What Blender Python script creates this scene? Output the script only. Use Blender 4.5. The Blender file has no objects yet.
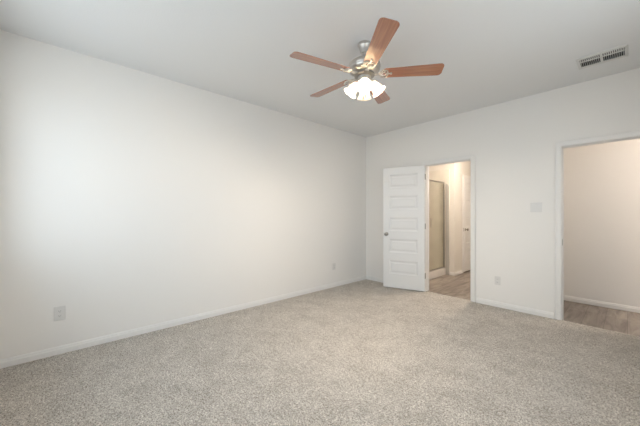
import bpy, bmesh, math, random
from mathutils import Vector, Matrix
random.seed(3)
PI = math.pi
S = bpy.context.scene
C = S.collection

# ---------------------------------------------------------------- camera
H = 2.74
cd = bpy.data.cameras.new('camera'); cam = bpy.data.objects.new('camera', cd); C.objects.link(cam)
cam.location = (3.43, -4.34, 1.24)
cam.rotation_euler = (PI/2, 0, math.radians(47.6))
cd.sensor_width = 36; cd.lens = 36*282/640; cd.shift_y = 2/640; cd.clip_start = 0.02
S.camera = cam

# ---------------------------------------------------------------- sky and daylight
W = bpy.data.worlds.new('sky'); S.world = W; W.use_nodes = True
nt = W.node_tree; nt.nodes.clear()
wo = nt.nodes.new('ShaderNodeOutputWorld'); bg = nt.nodes.new('ShaderNodeBackground')
tc = nt.nodes.new('ShaderNodeTexCoord'); sx = nt.nodes.new('ShaderNodeSeparateXYZ')
rp = nt.nodes.new('ShaderNodeValToRGB')
mr = nt.nodes.new('ShaderNodeMapRange'); mr.inputs[1].default_value = -1; mr.inputs[2].default_value = 1
nt.links.new(tc.outputs['Generated'], sx.inputs[0]); nt.links.new(sx.outputs[2], mr.inputs[0])
nt.links.new(mr.outputs[0], rp.inputs[0]); nt.links.new(rp.outputs[0], bg.inputs[0]); nt.links.new(bg.outputs[0], wo.inputs[0])
e = rp.color_ramp.elements
e[0].position = 0.44; e[0].color = (0.62, 0.67, 0.71, 1)      # ground outdoors
e[1].position = 0.52; e[1].color = (0.80, 0.89, 0.98, 1)       # sky above the horizon
k = e.new(1.0); k.color = (0.55, 0.72, 0.88, 1)
bg.inputs[1].default_value = 2.2
WX0, WX1, WZ0, WZ1 = 0.32, 3.30, 0.95, 2.40                   # the window opening in the near wall
YN = -4.75                                                    # near wall
XR = 3.85                                                     # right wall
pl = bpy.data.lights.new('window_daylight_portal', 'AREA'); pl.shape = 'RECTANGLE'
pl.size = WX1-WX0; pl.size_y = WZ1-WZ0; pl.cycles.is_portal = True
po = bpy.data.objects.new('window_daylight_portal', pl); C.objects.link(po)
po.location = ((WX0+WX1)/2, YN-0.13, (WZ0+WZ1)/2); po.rotation_euler = (PI/2, 0, 0)

RY0, RY1 = -3.35, -1.45                                       # opening for an unseen window added in the right wall for more even light
p2 = bpy.data.lights.new('added_window_portal', 'AREA'); p2.shape = 'RECTANGLE'
p2.size = RY1-RY0; p2.size_y = WZ1-WZ0; p2.cycles.is_portal = True
po = bpy.data.objects.new('added_window_portal', p2); C.objects.link(po)
po.location = (XR+.13, (RY0+RY1)/2, (WZ0+WZ1)/2); po.rotation_euler = (PI/2, 0, PI/2)

S.view_settings.view_transform = 'Standard'; S.view_settings.look = 'None'
S.view_settings.gamma = 1; S.view_settings.use_curve_mapping = False
S.view_settings.exposure = 0.97
BULB = 950.0
BATHLAMP = 92.0
HALLLAMP = 50.0

# ---------------------------------------------------------------- materials
def mat(name, col, rough=0.5, metal=0.0, bump=None, vary=None, coat=0, spec=0.5):
    m = bpy.data.materials.new(name); m.use_nodes = True
    n = m.node_tree; b = n.nodes['Principled BSDF']
    b.inputs['Base Color'].default_value = (*col, 1); b.inputs['Roughness'].default_value = rough
    b.inputs['Metallic'].default_value = metal; b.inputs['Coat Weight'].default_value = coat
    b.inputs['Specular IOR Level'].default_value = spec
    t = n.nodes.new('ShaderNodeTexCoord')
    if bump:
        nz = n.nodes.new('ShaderNodeTexNoise'); nz.inputs['Scale'].default_value = bump[0]; nz.inputs['Detail'].default_value = 3
        bp = n.nodes.new('ShaderNodeBump'); bp.inputs['Strength'].default_value = bump[1]; bp.inputs['Distance'].default_value = bump[2]
        n.links.new(t.outputs['Object'], nz.inputs['Vector']); n.links.new(nz.outputs[0], bp.inputs['Height'])
        n.links.new(bp.outputs[0], b.inputs['Normal'])
    if vary:
        nz = n.nodes.new('ShaderNodeTexNoise'); nz.inputs['Scale'].default_value = vary[0]
        r = n.nodes.new('ShaderNodeValToRGB'); r.color_ramp.elements[0].position = .35; r.color_ramp.elements[1].position = .65
        r.color_ramp.elements[0].color = (*[c*(1-vary[1]) for c in col], 1); r.color_ramp.elements[1].color = (*col, 1)
        n.links.new(t.outputs['Object'], nz.inputs['Vector']); n.links.new(nz.outputs[0], r.inputs[0]); n.links.new(r.outputs[0], b.inputs['Base Color'])
    return m

M = {}
M['wall'] = mat('wall_paint', (.85, .83, .80), .75, bump=(140, .15, .002), spec=.3)
M['ceiling'] = mat('ceiling_paint', (.78, .785, .785), .9, bump=(90, .25, .003), spec=.2)
M['bath'] = mat('bathroom_paint', (.75, .72, .67), .6, bump=(140, .15, .002), spec=.3)
M['trim'] = mat('white_trim', (.82, .805, .78), .45, bump=(30, .03, .001))
M['door'] = mat('white_door', (.79, .785, .775), .42, bump=(60, .04, .001))
M['plate'] = mat('white_plastic', (.74, .725, .70), .3, bump=(20, .02, .001))
M['slot'] = mat('dark_slot', (.03, .03, .03), .6, vary=(30, .2))
M['duct_shade'] = mat('painted_duct_shade', (.05, .05, .048), .9, vary=(30, .2))
M['nickel'] = mat('brushed_nickel', (.62, .60, .57), .28, 1.0, bump=(200, .05, .001))
M['fitting'] = mat('satin_knob_metal', (.36, .34, .31), .3, 1.0, bump=(200, .05, .001))
M['chrome'] = mat('shower_frame_metal', (.42, .40, .37), .3, 1.0, bump=(200, .04, .001))
M['surround'] = mat('beige_shower_panel', (.78, .74, .66), .25, vary=(5, .08))
M['pan'] = mat('white_shower_pan', (.75, .72, .68), .25, vary=(5, .03))
M['strip'] = mat('grey_edge_strip', (.46, .44, .41), .4, vary=(5, .05))
M['vent'] = mat('white_painted_metal', (.66, .66, .64), .45, bump=(40, .03, .001))
M['chain'] = mat('chain_metal', (.35, .32, .28), .35, 1.0, vary=(50, .2))

def carpet():
    m = bpy.data.materials.new('cut_pile_carpet'); m.use_nodes = True
    n = m.node_tree; b = n.nodes['Principled BSDF']; b.inputs['Roughness'].default_value = .95
    b.inputs['Specular IOR Level'].default_value = .1
    t = n.nodes.new('ShaderNodeTexCoord')
    def noise(s, d=2, r=.5):
        z = n.nodes.new('ShaderNodeTexNoise'); z.inputs['Scale'].default_value = s; z.inputs['Detail'].default_value = d
        z.inputs['Roughness'].default_value = r; n.links.new(t.outputs['Object'], z.inputs['Vector']); return z
    a = noise(105, 5, .85)
    r = n.nodes.new('ShaderNodeValToRGB'); el = r.color_ramp.elements
    el[0].position = .38; el[0].color = (.14, .12, .10, 1); el[1].position = .59; el[1].color = (1.0, .95, .87, 1)
    q = el.new(.48); q.color = (.61, .565, .51, 1)
    n.links.new(a.outputs[0], r.inputs[0])
    g = noise(4.5, 8, .85)                       # shading of pile brushed one way and another, put into the colour
    r2 = n.nodes.new('ShaderNodeValToRGB'); r2.color_ramp.elements[0].position = .40; r2.color_ramp.elements[1].position = .58
    r2.color_ramp.elements[0].color = (.80, .79, .78, 1); r2.color_ramp.elements[1].color = (1, 1, 1, 1)
    n.links.new(g.outputs[0], r2.inputs[0])
    mx = n.nodes.new('ShaderNodeMix'); mx.data_type = 'RGBA'; mx.blend_type = 'MULTIPLY'; mx.inputs[0].default_value = 1
    n.links.new(r.outputs[0], mx.inputs[6]); n.links.new(r2.outputs[0], mx.inputs[7])
    c = noise(36, 7, .9)                         # tufts of darker and lighter yarn
    r3 = n.nodes.new('ShaderNodeValToRGB'); r3.color_ramp.elements[0].position = .40; r3.color_ramp.elements[1].position = .60
    r3.color_ramp.elements[0].color = (.68, .665, .65, 1); r3.color_ramp.elements[1].color = (1, 1, 1, 1)
    n.links.new(c.outputs[0], r3.inputs[0])
    m3 = n.nodes.new('ShaderNodeMix'); m3.data_type = 'RGBA'; m3.blend_type = 'MULTIPLY'; m3.inputs[0].default_value = 1
    n.links.new(mx.outputs[2], m3.inputs[6]); n.links.new(r3.outputs[0], m3.inputs[7]); n.links.new(m3.outputs[2], b.inputs['Base Color'])
    h = noise(120, 4, .7)
    bp = n.nodes.new('ShaderNodeBump'); bp.inputs['Strength'].default_value = .8; bp.inputs['Distance'].default_value = .012
    n.links.new(h.outputs[0], bp.inputs['Height']); n.links.new(bp.outputs[0], b.inputs['Normal'])
    return m
M['carpet'] = carpet()

def planks(name, c1, c2, rot=0.0):
    m = bpy.data.materials.new(name); m.use_nodes = True
    n = m.node_tree; b = n.nodes['Principled BSDF']; b.inputs['Roughness'].default_value = .42
    t = n.nodes.new('ShaderNodeTexCoord'); mp = n.nodes.new('ShaderNodeMapping'); mp.inputs['Rotation'].default_value = (0, 0, rot)
    n.links.new(t.outputs['Object'], mp.inputs['Vector'])
    br = n.nodes.new('ShaderNodeTexBrick'); br.inputs['Scale'].default_value = 1
    br.inputs['Brick Width'].default_value = 1.2; br.inputs['Row Height'].default_value = .18
    br.inputs['Mortar Size'].default_value = .0015; br.inputs['Mortar Smooth'].default_value = .2
    br.inputs['Color1'].default_value = (*c1, 1); br.inputs['Color2'].default_value = (*c2, 1)
    br.inputs['Mortar'].default_value = (c1[0]*.4, c1[1]*.4, c1[2]*.4, 1)
    n.links.new(mp.outputs[0], br.inputs['Vector'])
    m2 = n.nodes.new('ShaderNodeMapping'); m2.inputs['Scale'].default_value = (13, 2.0, 1)
    nz = n.nodes.new('ShaderNodeTexNoise'); nz.inputs['Scale'].default_value = 1.0; nz.inputs['Detail'].default_value = 6; nz.inputs['Roughness'].default_value = .6
    nz.inputs['Distortion'].default_value = .8
    n.links.new(t.outputs['Object'], m2.inputs['Vector']); n.links.new(m2.outputs[0], nz.inputs['Vector'])
    r = n.nodes.new('ShaderNodeValToRGB'); r.color_ramp.elements[0].position = .35; r.color_ramp.elements[1].position = .65
    r.color_ramp.elements[0].color = (.55, .53, .52, 1); r.color_ramp.elements[1].color = (1.15, 1.13, 1.11, 1)
    n.links.new(nz.outputs[0], r.inputs[0])
    mx = n.nodes.new('ShaderNodeMix'); mx.data_type = 'RGBA'; mx.blend_type = 'MULTIPLY'; mx.inputs[0].default_value = 1
    n.links.new(br.outputs[0], mx.inputs[6]); n.links.new(r.outputs[0], mx.inputs[7]); n.links.new(mx.outputs[2], b.inputs['Base Color'])
    return m
M['plank'] = planks('grey_brown_vinyl_plank', (.24, .21, .185), (.34, .30, .265), PI/2)

def wood():
    m = bpy.data.materials.new('cherry_fan_blade'); m.use_nodes = True
    n = m.node_tree; b = n.nodes['Principled BSDF']
    b.inputs['Roughness'].default_value = .42; b.inputs['Coat Weight'].default_value = 1.0; b.inputs['Coat Roughness'].default_value = .10; b.inputs['Coat IOR'].default_value = 2.0
    t = n.nodes.new('ShaderNodeTexCoord'); mp = n.nodes.new('ShaderNodeMapping'); mp.inputs['Scale'].default_value = (3, 60, 3)
    nz = n.nodes.new('ShaderNodeTexNoise'); nz.inputs['Detail'].default_value = 5; nz.inputs['Scale'].default_value = 1; nz.inputs['Distortion'].default_value = .6
    r = n.nodes.new('ShaderNodeValToRGB'); r.color_ramp.elements[0].position = .3; r.color_ramp.elements[1].position = .7
    r.color_ramp.elements[0].color = (.26, .08, .033, 1); r.color_ramp.elements[1].color = (.46, .175, .08, 1)
    n.links.new(t.outputs['Object'], mp.inputs[0]); n.links.new(mp.outputs[0], nz.inputs[0]); n.links.new(nz.outputs[0], r.inputs[0])
    n.links.new(r.outputs[0], b.inputs['Base Color'])
    return m
M['wood'] = wood()

def emis(name, col, s):
    m = bpy.data.materials.new(name); m.use_nodes = True; n = m.node_tree; n.nodes.clear()
    o = n.nodes.new('ShaderNodeOutputMaterial'); e = n.nodes.new('ShaderNodeEmission')
    e.inputs[0].default_value = (*col, 1); e.inputs[1].default_value = s; n.links.new(e.outputs[0], o.inputs[0]); return m
M['bulb'] = emis('lit_bulb', (1.0, .85, .68), BULB)
M['bath_lamp'] = emis('lit_bathroom_lamp', (1.0, .85, .71), BATHLAMP)
M['hall_lamp'] = emis('lit_hall_lamp', (1.0, .87, .76), HALLLAMP)

def frosted():
    m = bpy.data.materials.new('frosted_shade_glass'); m.use_nodes = True; n = m.node_tree; n.nodes.clear()
    o = n.nodes.new('ShaderNodeOutputMaterial'); a = n.nodes.new('ShaderNodeBsdfDiffuse'); t = n.nodes.new('ShaderNodeBsdfTranslucent')
    a.inputs[0].default_value = (.80, .76, .68, 1); t.inputs[0].default_value = (.80, .76, .68, 1)
    x = n.nodes.new('ShaderNodeMixShader'); x.inputs[0].default_value = .5
    g = n.nodes.new('ShaderNodeBsdfGlossy'); g.inputs[1].default_value = .15
    y = n.nodes.new('ShaderNodeMixShader'); y.inputs[0].default_value = .06
    n.links.new(a.outputs[0], x.inputs[1]); n.links.new(t.outputs[0], x.inputs[2])
    n.links.new(x.outputs[0], y.inputs[1]); n.links.new(g.outputs[0], y.inputs[2]); n.links.new(y.outputs[0], o.inputs[0]); return m
M['shade'] = frosted()

def pane(name, tint, gl):
    m = bpy.data.materials.new(name); m.use_nodes = True; n = m.node_tree; n.nodes.clear()
    o = n.nodes.new('ShaderNodeOutputMaterial'); t = n.nodes.new('ShaderNodeBsdfTransparent'); t.inputs[0].default_value = (*tint, 1)
    g = n.nodes.new('ShaderNodeBsdfGlossy'); g.inputs[1].default_value = .03
    x = n.nodes.new('ShaderNodeMixShader'); x.inputs[0].default_value = gl
    n.links.new(t.outputs[0], x.inputs[1]); n.links.new(g.outputs[0], x.inputs[2]); n.links.new(x.outputs[0], o.inputs[0]); return m
M['glass'] = pane('window_glass', (.97, .98, .98), .04)
M['shower_glass'] = pane('shower_glass', (.95, .95, .93), .07)

# ---------------------------------------------------------------- mesh helpers
def box(bm, a, b):
    x0, y0, z0 = a; x1, y1, z1 = b
    v = [bm.verts.new(p) for p in ((x0,y0,z0),(x1,y0,z0),(x1,y1,z0),(x0,y1,z0),(x0,y0,z1),(x1,y0,z1),(x1,y1,z1),(x0,y1,z1))]
    for f in ((3,2,1,0),(4,5,6,7),(0,1,5,4),(1,2,6,5),(2,3,7,6),(3,0,4,7)): bm.faces.new([v[i] for i in f])

def boxes(*bs):
    bm = bmesh.new()
    for a, b in bs: box(bm, a, b)
    return bm

def obj(name, bm, m, parent=None, smooth=False, bevel=0, loc=None, seg=2):
    me = bpy.data.meshes.new(name); bmesh.ops.recalc_face_normals(bm, faces=bm.faces[:]); bm.to_mesh(me); bm.free()
    me.materials.append(m)
    if smooth:
        for p in me.polygons: p.use_smooth = True
    o = bpy.data.objects.new(name, me); C.objects.link(o)
    if parent: o.parent = parent
    if loc: o.location = loc
    if bevel:
        b = o.modifiers.new('bevel', 'BEVEL'); b.width = bevel; b.segments = seg; b.limit_method = 'ANGLE'; b.angle_limit = math.radians(40)
    if smooth:
        w = o.modifiers.new('normals', 'EDGE_SPLIT'); w.split_angle = math.radians(42)
    return o

def struct(name, bm, m, parent=None, **k):
    o = obj(name, bm, m, parent, **k)
    if not parent: o['kind'] = 'structure'
    return o

def tag(o, label, cat, group=None):
    o['label'] = label; o['category'] = cat
    if group: o['group'] = group
    return o

def thing(name, label, cat, loc=(0,0,0), rz=0, group=None):
    o = bpy.data.objects.new(name, None); C.objects.link(o); o.location = loc; o.rotation_euler = (0,0,rz)
    return tag(o, label, cat, group)

def grid_slab(us, vs, holes, t0, t1, put):
    """a slab made of cells between the cuts us and vs, without the cells in holes, from depth t0 to t1"""
    bm = bmesh.new(); cache = {}
    def V(i, j, k):
        if (i,j,k) not in cache: cache[(i,j,k)] = bm.verts.new(put(us[i], vs[j], (t0,t1)[k]))
        return cache[(i,j,k)]
    nu, nv = len(us)-1, len(vs)-1
    solid = lambda i, j: 0 <= i < nu and 0 <= j < nv and (i,j) not in holes
    for i in range(nu):
        for j in range(nv):
            if not solid(i,j): continue
            for k in (0,1): bm.faces.new([V(i,j,k),V(i+1,j,k),V(i+1,j+1,k),V(i,j+1,k)])
            if not solid(i-1,j): bm.faces.new([V(i,j,0),V(i,j+1,0),V(i,j+1,1),V(i,j,1)])
            if not solid(i+1,j): bm.faces.new([V(i+1,j,0),V(i+1,j+1,0),V(i+1,j+1,1),V(i+1,j,1)])
            if not solid(i,j-1): bm.faces.new([V(i,j,0),V(i+1,j,0),V(i+1,j,1),V(i,j,1)])
            if not solid(i,j+1): bm.faces.new([V(i,j+1,0),V(i+1,j+1,0),V(i+1,j+1,1),V(i,j+1,1)])
    return bm

def lathe(bm, prof, n=32, mtx=Matrix(), cap=True):
    rings = []
    for r, z in prof:
        rings.append([bm.verts.new(mtx @ Vector((r*math.cos(2*PI*i/n), r*math.sin(2*PI*i/n), z))) for i in range(n)])
    for a, b in zip(rings, rings[1:]):
        for i in range(n): bm.faces.new([a[i], a[(i+1)%n], b[(i+1)%n], b[i]])
    if cap:
        bm.faces.new(rings[0][::-1]); bm.faces.new(rings[-1])

def tube(bm, pts, r, n=10):
    pts = [Vector(p) for p in pts]; rings = []
    for i, p in enumerate(pts):
        d = (pts[min(i+1,len(pts)-1)] - pts[max(i-1,0)]).normalized()
        u = d.orthogonal().normalized() if i == 0 else (u - d*u.dot(d)).normalized()
        w = d.cross(u); rr = r[i] if isinstance(r, (list,tuple)) else r
        rings.append([bm.verts.new(p + rr*(math.cos(2*PI*k/n)*u + math.sin(2*PI*k/n)*w)) for k in range(n)])
    for a, b in zip(rings, rings[1:]):
        for k in range(n): bm.faces.new([a[k], a[(k+1)%n], b[(k+1)%n], b[k]])
    bm.faces.new(rings[0][::-1]); bm.faces.new(rings[-1])

def prism(bm, poly, z0, z1, mtx=Matrix()):
    a = [bm.verts.new(mtx @ Vector((x,y,z0))) for x,y in poly]; b = [bm.verts.new(mtx @ Vector((x,y,z1))) for x,y in poly]
    n = len(poly); bm.faces.new(a[::-1]); bm.faces.new(b)
    for i in range(n): bm.faces.new([a[i], a[(i+1)%n], b[(i+1)%n], b[i]])

# ---------------------------------------------------------------- the shell
WT = 0.115
D1 = (1.203, 1.905); D2 = (2.887, 3.700); DH = 2.052
XB = 2.60                       # bathroom / hall partition
HY = 1.06                       # far wall of the hall
BY = 3.60                       # far end of the bathroom
HX = 5.4
struct('floor', boxes(((0,YN,-.06),(XR,0,0)), ((D1[0],0,-.06),(D1[1],.035,0)), ((D2[0],0,-.06),(D2[1],.012,0))), M['carpet'])
struct('floor_bathroom', boxes(((-.1,WT,-.06),(XB,BY,-.004)), ((D1[0],.036,-.06),(D1[1],WT,-.004))), M['plank'])
struct('floor_hall', boxes(((XB+.1,WT,-.06),(HX,HY,-.004)), ((D2[0],.013,-.06),(D2[1],WT,-.004))), M['plank'])
struct('ceiling', boxes(((-.12,YN-.14,H),(XR+.12,.06,H+.1))), M['ceiling'])
struct('ceiling_bathroom', boxes(((-.12,.06,H),(XB+.05,BY+.1,H+.1))), M['ceiling'])
struct('ceiling_hall', boxes(((XB+.05,.06,H),(HX+.1,HY+.12,H+.1))), M['ceiling'])
struct('wall_left', boxes(((-.12,YN-.14,-.06),(0,0,H))), M['wall'])
struct('wall_right', grid_slab([YN-.14, RY0, RY1, 0], [-.06, WZ0, WZ1, H], {(1,1)}, XR, XR+.14, lambda u,v,t: (t,u,v)), M['wall'])
struct('wall_back', grid_slab([-.12, D1[0], D1[1], D2[0], D2[1], HX+.1], [-.06, DH, H], {(1,0),(3,0)}, 0, WT, lambda u,v,t: (u,t,v)), M['wall'])
struct('wall_front', grid_slab([0, WX0, WX1, XR], [-.06, WZ0, WZ1, H], {(1,1)}, YN-.14, YN, lambda u,v,t: (u,t,v)), M['wall'])
struct('wall_partition', boxes(((XB,WT,-.06),(XB+.1,BY,H))), M['bath'])
struct('wall_hall_far', boxes(((XB+.1,HY,-.06),(HX,HY+.12,H))), M['wall'])
struct('wall_hall_end', boxes(((HX,WT,-.06),(HX+.1,HY+.12,H))), M['wall'])
struct('wall_bathroom_outer', boxes(((-.12,WT,-.06),(0,BY,H))), M['bath'])
struct('wall_bathroom_far', boxes(((-.12,BY,-.06),(XB+.1,BY+.1,H))), M['bath'])
CX = 1.03; SY = 1.57
D4 = (1.99, 2.71)
struct('wall_closet', grid_slab([SY, D4[0], D4[1], BY], [-.06, DH, H], {(1,0)}, CX-WT, CX, lambda u,v,t: (t,u,v)), M['bath'])
struct('wall_shower_end', boxes(((0,SY,-.06),(CX-WT,SY+WT,H))), M['bath'])

# ---------------------------------------------------------------- baseboards (stepped profile)
def baseboard(name, p, q, nrm):
    """from p to q on the floor along a wall whose face looks along nrm"""
    p = Vector((*p,0)); q = Vector((*q,0)); n = Vector((*nrm,0)).normalized()
    prof = [(0,0),(.013,0),(.013,.044),(.009,.049),(.008,.058),(.005,.066),(0,.068)]
    bm = bmesh.new()
    A = [bm.verts.new(p + n*a + Vector((0,0,z))) for a, z in prof]; B = [bm.verts.new(q + n*a + Vector((0,0,z))) for a, z in prof]
    for i in range(len(prof)):
        j = (i+1) % len(prof); bm.faces.new([A[i],A[j],B[j],B[i]])
    bm.faces.new(A); bm.faces.new(B[::-1])
    return struct(name, bm, M['trim'])
CW = .057
baseboard('baseboard_left', (0,YN), (0,0), (1,0))
baseboard('baseboard_back', (.013,0), (D1[0]-CW-.004,0), (0,-1))
baseboard('baseboard_back', (D1[1]+CW+.004,0), (D2[0]-CW-.004,0), (0,-1))
baseboard('baseboard_right', (XR,YN), (XR,0), (-1,0))
baseboard('baseboard_front', (.013,YN), (XR-.013,YN), (0,1))
baseboard('baseboard_hall', (XB+.1,HY), (HX,HY), (0,-1))
baseboard('baseboard_partition', (XB+.1,WT), (XB+.1,HY-.013), (1,0))
baseboard('baseboard_shower_end', (.945,SY), (CX,SY), (0,-1))
baseboard('baseboard_closet', (CX,SY), (CX,D4[0]-CW-.004), (1,0))
baseboard('baseboard_closet', (CX,D4[1]+CW+.004), (CX,BY), (1,0))

# ---------------------------------------------------------------- door frames: jamb + casing, one U-shaped trim each
def frame_u(x0, x1, h, y0, y1, t, z0=0.0):
    """a U upside down round the opening, from x0..x1, strip width t outwards"""
    return grid_slab([x0-t, x0, x1, x1+t], [z0, h, h+t], {(1,0)}, y0, y1, lambda u,v,w: (u,w,v))
def doorway(n, x0, x1, h, rotate=None, stop=(.038,.050)):
    jt = .012
    root = struct('trim_%d' % n, grid_slab([x0, x0+jt, x1-jt, x1], [0, h-jt, h], {(1,0)}, -.002, WT+.002, lambda u,v,w: (u,w,v)), M['trim'])
    for a, b, c, d in ((-.014,-.001,-.018,-.012), (WT+.001,WT+.014,WT+.012,WT+.018)):
        bm = frame_u(x0+.005, x1-.005, h-.005, a, b, CW)
        obj('casing', bm, M['trim'], root, bevel=.004)
        bm = grid_slab([x0+.005-CW, x0+.005-CW+.016, x1-.005+CW-.016, x1-.005+CW], [0, h-.005+CW-.016, h-.005+CW], {(1,0)}, min(c,a), max(d,b), lambda u,v,w: (u,w,v))
        obj('casing_bead', bm, M['trim'], root, bevel=.003)
    bm = grid_slab([x0+jt, x0+jt+.010, x1-jt-.010, x1-jt], [0, h-jt-.010, h-jt], {(1,0)}, stop[0], stop[1], lambda u,v,w: (u,w,v))
    obj('door_stop', bm, M['trim'], root, bevel=.002)
    return root
t1 = doorway(1, D1[0], D1[1], DH)
t2 = doorway(2, D2[0], D2[1], DH)
obj('strike_plate', boxes(((D2[0]+.0115,.004,.88),(D2[0]+.0145,.034,.955))), M['fitting'], t2, bevel=.001)
obj('strike_plate', boxes(((D1[1]-.0145,.004,.88),(D1[1]-.0115,.034,.955))), M['fitting'], t1, bevel=.001)
t3 = doorway(3, D4[0], D4[1], DH, stop=(.060,.072))
# the closet doorway lies in the x direction: turn it so that its -y face looks to +x
t3.rotation_euler = (0,0,PI/2); t3.location = (CX, 0, 0)

# ---------------------------------------------------------------- five-panel doors
def door_leaf(n, w, loc, rz, knob_side=1, hinges=True):
    h = 2.025; t = .035; st = .108
    zs = [0, .235]; z = .235
    for i in range(5):
        z += .2245; zs.append(z)
        if i < 4: z += .1375; zs.append(z)
    zs.append(h)
    holes = {(1, 1+2*i) for i in range(5)}
    bm = grid_slab([.003, st, w-st, w-.003], zs, holes, 0, t, lambda u,v,y: (u,y,v))
    rings = [(0,0),(.006,.006),(.020,.0105),(.034,.0105),(.050,.004)]
    for i in range(5):
        za, zb = zs[1+2*i], zs[2+2*i]
        for s in (0,1):
            prev = None
            for ins, dep in rings:
                y = dep if s == 0 else t-dep
                q = [bm.verts.new(p) for p in ((st+ins,y,za+ins),(w-st-ins,y,za+ins),(w-st-ins,y,zb-ins),(st+ins,y,zb-ins))]
                if prev:
                    for k in range(4): bm.faces.new([prev[k],prev[(k+1)%4],q[(k+1)%4],q[k]])
                prev = q
            bm.faces.new(prev)
    bmesh.ops.remove_doubles(bm, verts=bm.verts[:], dist=1e-5)
    o = struct('door_%d' % n, bm, M['door']); o.location = loc; o.rotation_euler = (0,0,rz)
    for s, yy in ((-1,0),(1,t)):
        kx = w-.062
        k = bmesh.new(); mt = Matrix.Translation((kx,yy,.905)) @ Matrix.Rotation(-s*PI/2, 4, 'X')
        lathe(k, [(.010,.005),(.011,.030),(.019,.037),(.027,.048),(.028,.058),(.022,.067),(.010,.071)], 24, mt)
        ko = obj('door_knob', k, M['fitting'], o, smooth=True)
        k = bmesh.new(); lathe(k, [(.032,0),(.032,.004),(.026,.008),(.012,.009)], 24, mt); obj('knob_rose', k, M['fitting'], ko, smooth=True)
    if hinges:
        for z in (.20, 1.0, 1.80):
            k = bmesh.new(); lathe(k, [(.0065,z),(.0065,z+.09)], 12, Matrix.Translation((-.002,-.006,0)))
            box(k, (.0005,-.004,z),(.0028,.030,z+.09)); obj('hinge', k, M['fitting'], o)
    k = boxes(((w-.0035,.006,.87),(w-.001,.029,.94))); obj('latch_plate', k, M['fitting'], o)
    return o
door_leaf(1, .682, (D1[0]+.010, -.016, .012), math.radians(-161.6))
d2 = door_leaf(2, .785, (D2[1]-.010, -.016, .012), math.radians(-93))
d2.scale = (1,-1,1)
d2.rotation_euler = (0,0,math.radians(-87))
door_leaf(3, .694, (CX-.012, D4[0]+.013+.694, .022), -PI/2, hinges=False)

# ---------------------------------------------------------------- windows: near wall, and an added one in the right wall
def window(n, x0, x1, loc, rz):
    """room side looks along local +y; the wall face is local y = 0"""
    root = struct('window_%d' % n, grid_slab([x0, x0+.04, (x0+x1)/2-.03, (x0+x1)/2+.03, x1-.04, x1], [WZ0, WZ0+.04, WZ1-.04, WZ1], {(1,1),(3,1)}, -.13, -.07, lambda u,v,w: (u,w,v)), M['trim'])
    mid = (WZ0+WZ1)/2
    for a, b in ((x0+.04,(x0+x1)/2-.03), ((x0+x1)/2+.03,x1-.04)):
        for lo, hi, y in ((WZ0+.04, mid+.015, -.098), (mid-.015, WZ1-.04, -.122)):
            sa = obj('sash', grid_slab([a, a+.028, b-.028, b], [lo, lo+.03, hi-.03, hi], {(1,1)}, y, y+.022, lambda u,v,w: (u,w,v)), M['trim'], root, bevel=.002)
            obj('glass_pane', boxes(((a+.028,y+.009,lo+.03),(b-.028,y+.013,hi-.03))), M['glass'], sa)
    obj('window_sill', boxes(((x0-.05,.0005,WZ0-.006),(x1+.05,.045,WZ0+.016)), ((x0+.001,-.07,WZ0+.0005),(x1-.001,0,WZ0+.016)), ((x0-.03,.0005,WZ0-.065),(x1+.03,.012,WZ0-.006))), M['trim'], root)
    root.location = loc; root.rotation_euler = (0,0,rz)
window(1, WX0, WX1, (0,YN,0), 0)
window(2, RY0, RY1, (XR,0,0), PI/2)  # added unseen window, brightens the far left wall and the ceiling

# ---------------------------------------------------------------- shower
sh = thing('shower_stall', 'framed glass shower stall with beige wall panels, beyond the open doorway', 'shower', (.43, WT, -.004))
sh.location = (0,0,0)
SX = .86
obj('shower_pan', boxes(((0.001,WT+.001,-.003),(SX-.10,SY-.001,.05)), ((SX-.10,WT+.001,-.003),(SX,SY-.001,.145))), M['pan'], sh, bevel=.008)
obj('wall_panel', boxes(((.001,WT+.001,.05),(.021,SY-.001,2.19))), M['surround'], sh, bevel=.003)
obj('wall_panel', boxes(((.0215,WT+.001,.05),(SX-.1,WT+.021,2.19))), M['surround'], sh, bevel=.003)
obj('wall_panel', boxes(((.0215,SY-.021,.05),(SX-.1,SY-.001,2.19)), ((SX-.1,SY-.021,.146),(.935,SY-.001,2.19))), M['surround'], sh, bevel=.003)
bm = bmesh.new()
poly = [(0,.0),(.065,.0),(.065,1.80)] + [(.065*math.cos(a)+0, 1.80+.09*math.sin(a)) for a in [PI/2*i/6 for i in range(1,7)]]
prism(bm, poly, 0, .014, Matrix.Translation((SX+.008,SY-.022,.0)) @ Matrix.Rotation(PI/2,4,'X'))
obj('edge_trim', bm, M['strip'], sh, bevel=.003)['label'] = 'grey rounded edge strip'
gx = SX-.03; y0, y1, z0, z1 = WT+.023, SY-.035, .146, 1.925
fr = obj('door_frame', grid_slab([y0, y0+.022, y1-.022, y1], [z0, z0+.022, z1-.03, z1], {(1,1)}, gx-.012, gx+.012, lambda u,v,w: (w,u,v)), M['chrome'], sh, bevel=.002)
obj('glass_panel', boxes(((gx-.003,y0+.022,z0+.022),(gx+.003,y1-.022,z1-.03))), M['shower_glass'], sh)
obj('door_handle', boxes(((gx+.004,.93,1.0),(gx+.02,.945,1.18))), M['chrome'], sh, bevel=.003)

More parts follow.
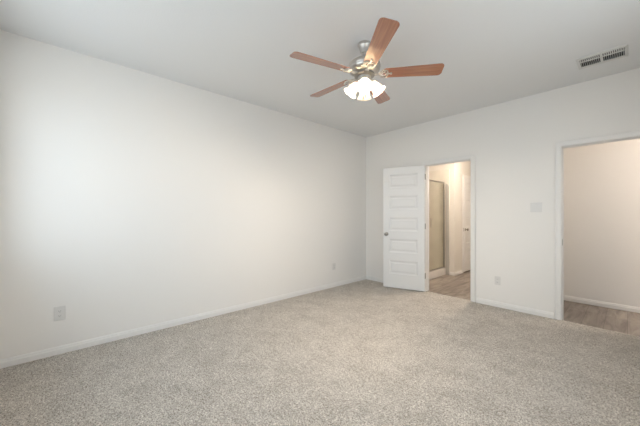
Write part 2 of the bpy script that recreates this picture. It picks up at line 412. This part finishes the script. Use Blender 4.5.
# ---------------------------------------------------------------- lamps of the bathroom and the hall (round flush-mount)
def flush_lamp(x, y, label, m):
    t = thing('flush_ceiling_lamp', label, 'ceiling lamp', (x,y,H))
    b = bmesh.new(); lathe(b, [(.16,-.001),(.16,-.022),(.15,-.03)], 40); obj('lamp_base', b, M['nickel'], t, smooth=True)
    b = bmesh.new(); lathe(b, [(.148,-.031),(.14,-.055),(.115,-.078),(.07,-.093),(.02,-.099)], 40); obj('diffuser', b, m, t, smooth=True)
flush_lamp(1.75, 1.05, 'round lit flush-mount lamp on the bathroom ceiling', M['bath_lamp'])
flush_lamp(4.55, .58, 'round lit flush-mount lamp on the hall ceiling', M['hall_lamp'])

# ---------------------------------------------------------------- wall plates
def plate(name, label, cat, loc, rz, w=.07, h=.115, kind='outlet', group=None):
    t = thing(name, label, cat, loc, rz, group)
    # local: x along the wall, -y out of the wall
    obj('cover_plate', boxes(((-w/2,-.006,-h/2),(w/2,-.0005,h/2))), M['plate'], t, bevel=.0025)
    if kind == 'outlet':
        for dz in (-.0205, .0205):
            b = bmesh.new(); poly = [(.0165*math.cos(a)*1.0, max(-.0135, min(.0135, .0175*math.sin(a)))) for a in [2*PI*i/32 for i in range(32)]]
            prism(b, poly, .0, .0022, Matrix.Translation((0,-.006,dz)) @ Matrix.Rotation(PI/2,4,'X'))
            r = obj('socket', b, M['plate'], t)
            s = boxes(((-.0075,-.0087,dz-.003),(-.0055,-.0080,dz+.005)), ((.0055,-.0087,dz-.003),(.0075,-.0080,dz+.005)), ((-.002,-.0087,dz-.010),(.002,-.0080,dz-.007)))
            obj('slots', s, M['slot'], r)
    else:
        for k in (-1, 1):
            sxx = k*.0232
            r = obj('rocker', boxes(((sxx-.0165,-.0085,-.033),(sxx+.0165,-.006,.033))), M['plate'], t, bevel=.0015)
            r.rotation_euler = (math.radians(2.0*k),0,0)
    for dz in ((0,) if kind == 'outlet' else (-.048,.048)):
        for dx in ((0,) if kind == 'outlet' else (-.023,.023)):
            b = bmesh.new(); lathe(b, [(.0028,0),(.0022,.001)], 12, Matrix.Translation((dx,-.006,dz)) @ Matrix.Rotation(PI/2,4,'X')); obj('screw', b, M['plate'], t)
    return t
plate('wall_outlet', 'white duplex outlet low on the left wall, the near one close to the camera', 'outlet', (0,-4.358,.362), PI/2, w=.078, h=.125)
plate('wall_outlet', 'small white duplex outlet low on the left wall near the far room corner', 'outlet', (0,-.88,.352), PI/2)
plate('wall_outlet', 'white duplex outlet low on the back wall between the two doorways', 'outlet', (2.235,0,.355), 0)
plate('light_switch', 'white double rocker light switch on the back wall between the two doorways', 'light switch', (2.655,0,1.335), 0, w=.118, h=.12, kind='switch')

# ---------------------------------------------------------------- ceiling register
vt = thing('air_vent', 'white rectangular slatted air vent on the ceiling above the doorway wall', 'vent', (3.255,-.545,H))
a, b = .172, .140
bm = bmesh.new()
ro = [[(-a,-b,0),(a,-b,0),(a,b,0),(-a,b,0)]]
def rr(ix, iy0, iy1, z): return [(-a+ix,-b+iy0,z),(a-ix,-b+iy0,z),(a-ix,b-iy1,z),(-a+ix,b-iy1,z)]
loops = [rr(0,0,0,-.0005), rr(.003,.003,.003,-.006), rr(.022,.028,.054,-.010), rr(.024,.030,.056,-.004), rr(.024,.030,.056,-.001)]
prev = None
for L in loops:
    q = [bm.verts.new(p) for p in L]
    if prev:
        for k in range(4): bm.faces.new([prev[k],prev[(k+1)%4],q[(k+1)%4],q[k]])
    prev = q
obj('vent_frame', bm, M['vent'], vt)
yA, yB = -b+.030, b-.056
obj('duct_shade_sheet', boxes(((-a+.024,yA,-.0025),(a-.024,yB,-.001))), M['duct_shade'], vt)  # dark sheet painted in place of the shade inside the duct
ym = yA + .072
obj('crossbar', boxes(((-a+.024,ym-.006,-.010),(a-.024,ym+.006,-.003)), ((-.010,yA,-.010),(.010,yB,-.003))), M['vent'], vt)
n = 22
for row, (u, v, tilt) in enumerate(((yA, ym-.006, 62), (ym+.006, yB, 25))):
    for k in range(n):
        x = -a+.024 + (2*a-.048)*(k+.5)/n
        if abs(x) < .013: continue
        s = boxes(((-.0048,u,-.0008),(.0048,v,.0008)))
        bmesh.ops.rotate(s, verts=s.verts[:], cent=(0,0,0), matrix=Matrix.Rotation(math.radians(90-tilt if row == 0 else 68),3,'Y'))
        bmesh.ops.translate(s, verts=s.verts[:], vec=(x,0,-.0075))
        obj('louvre', s, M['vent'], vt)
for sx_ in (-1,1):
    k = bmesh.new(); lathe(k, [(.004,0),(.003,-.002)], 12, Matrix.Translation((sx_*(a-.012),0,-.008))); obj('screw', k, M['vent'], vt)

# ---------------------------------------------------------------- ceiling fan
FX, FY = 1.868, -2.387
fan = thing('ceiling_fan', 'five-blade ceiling fan with cherry wood blades, brushed nickel motor and four lit glass shades', 'ceiling fan', (FX,FY,H))
HB = 2.472 - H
def L(name, prof, m, parent=fan, n=40, **k):
    b_ = bmesh.new(); lathe(b_, prof, n); return obj(name, b_, m, parent, smooth=True, **k)
L('canopy', [(.056,-.001),(.058,-.010),(.057,-.018),(.052,-.022),(.048,-.030),(.042,-.052),(.036,-.070),(.037,-.076),(.034,-.082),(.016,-.086)], M['nickel'])
L('downrod', [(.011,-.080),(.011,-.150)], M['nickel'], n=20)
mh = L('motor_housing', [(.022,-.128),(.030,-.140),(.050,-.146),(.085,-.152),(.115,-.164),(.134,-.182),(.138,-.205),(.137,-.225),(.128,-.242),(.105,-.254),(.075,-.262),(.070,-.268)], M['nickel'])
L('housing_band', [(.1385,-.199),(.1405,-.202),(.1405,-.212),(.1385,-.215)], M['nickel'], mh)
L('flywheel', [(.072,-.266),(.088,-.270),(.088,-.284),(.060,-.290)], M['fitting'])
sw = L('switch_housing', [(.046,-.286),(.056,-.292),(.058,-.330),(.050,-.345),(.038,-.350)], M['nickel'])
lk = L('light_fitter', [(.034,-.348),(.048,-.354),(.052,-.366),(.044,-.382),(.024,-.394),(.012,-.402),(.010,-.414),(.002,-.418)], M['nickel'])

# one blade and its bracket; the other four are copies
def blade_outline():
    r0, r1, w0, w1 = .165, .676, .055, .070
    pts = []
    for k in range(7):                             # rounded inner corners
        t = PI/2*k/6; pts.append((r0+.018*(1-math.cos(PI/2-t)) if 0 else r0+.018-.018*math.cos(t), -w0+.018-.018*math.sin(t)))
    pts = [(r0, -w0+.018), (r0+.005, -w0+.006), (r0+.018, -w0)]
    for k in range(9):
        t = -PI/2 + PI/2*k/8; pts.append((r1-.034+.034*math.cos(t), -w1+.034+.034*math.sin(t)))
    for k in range(9):
        t = PI/2*k/8; pts.append((r1-.034+.034*math.cos(t), w1-.034+.034*math.sin(t)))
    pts += [(r0+.018, w0), (r0+.005, w0-.006), (r0, w0-.018)]
    return pts
PITCH = math.radians(-12)
RP = Matrix.Rotation(PITCH, 4, 'X')
bm = bmesh.new(); prism(bm, blade_outline(), -.003, .003, RP)
blade0 = obj('blade', bm, M['wood'], fan, bevel=.0015)
# bracket: arm from the flywheel, then an open ornamental plate screwed under the blade root
bm = bmesh.new()
prism(bm, [(.080,-.020),(.110,-.013),(.125,-.012),(.140,-.020),(.140,.020),(.125,.012),(.110,.013),(.080,.020)], -.012, -.005)
def ring_bar(pts, r): tube(bm, [RP @ Vector((x-.045,y,-.008)) for x,y in pts], r, 8)
ring_bar([(.175,0),(.190,.030),(.215,.046),(.240,.040),(.250,.020),(.248,0),(.250,-.020),(.240,-.040),(.215,-.046),(.190,-.030),(.175,0)], .0065)
ring_bar([(.170,0),(.200,.012),(.225,.018),(.245,0),(.225,-.018),(.200,-.012),(.170,0)], .0055)
ring_bar([(.240,.0),(.285,0)], .007)
for x, y in ((.177,.038),(.177,-.038),(.235,0)):
    lathe(bm, [(.009,-.014),(.010,-.004)], 14, RP @ Matrix.Translation((x,y,0)))
brk0 = obj('blade_bracket', bm, M['nickel'], fan, smooth=True)
for k in range(5):
    ang = math.radians((40, 110, 182, 255, 322.3)[k])
    for o0 in (blade0, brk0):
        if k == 0: o = o0
        else: o = o0.copy(); C.objects.link(o); o.parent = fan
        o.location = (0,0,HB); o.rotation_euler = (0,0,ang); o.scale = ((.97, 1, .965, 1.01, 1.03)[k], 1, 1)

# lamp arms, holders, bell shades and bulbs
AZ0 = math.radians(-51)
TILT = math.radians(37)
for k in range(4):
    az = AZ0 + k*PI/2
    R = Matrix.Rotation(az, 4, 'Z')
    d = Vector((math.sin(TILT), 0, -math.cos(TILT)))
    neck = Vector((.058, 0, -.336))
    bm = bmesh.new(); tube(bm, [R @ Vector(p) for p in ((.036,0,-.356),(.046,0,-.352),(.053,0,-.343),neck)], .008, 12)
    T = R @ Matrix.Translation(neck) @ Matrix.Rotation(-TILT, 4, 'Y') @ Matrix.Rotation(PI, 4, 'X') @ Matrix.Scale(.93, 4)   # local +z points down and outwards
    lathe(bm, [(.014,-.010),(.026,-.004),(.028,.014),(.026,.020)], 24, T)
    arm = obj('lamp_arm', bm, M['nickel'], fan, smooth=True)
    bm = bmesh.new()
    prof = [(.026,.016),(.031,.026),(.040,.045),(.047,.065),(.051,.085),(.056,.103),(.065,.118),(.071,.124),
            (.069,.124),(.063,.1165),(.054,.102),(.049,.085),(.045,.065),(.038,.046),(.029,.027),(.024,.018)]
    lathe(bm, prof, 36, T, cap=False)
    shd = obj('lamp_shade', bm, M['shade'], fan, smooth=True)
    bm = bmesh.new(); lathe(bm, [(.004,.018),(.012,.022),(.013,.040),(.020,.055),(.024,.068),(.022,.080),(.013,.089),(.002,.092)], 20, T)
    obj('bulb', bm, M['bulb'], shd, smooth=True)
for sx_, ln in ((.052,.13),(-.052,.10)):
    bm = bmesh.new(); R = Matrix.Rotation(math.radians(-40), 4, 'Z')
    tube(bm, [R @ Vector((sx_,0,-.335)), R @ Vector((sx_*1.15,0,-.345)), R @ Vector((sx_*1.15,0,-.335-ln))], .0016, 6)
    lathe(bm, [(.003,-.335-ln),(.006,-.343-ln),(.0065,-.355-ln),(.003,-.365-ln)], 12, R @ Matrix.Translation((sx_*1.15,0,0)))
    obj('pull_chain', bm, M['chain'], fan)
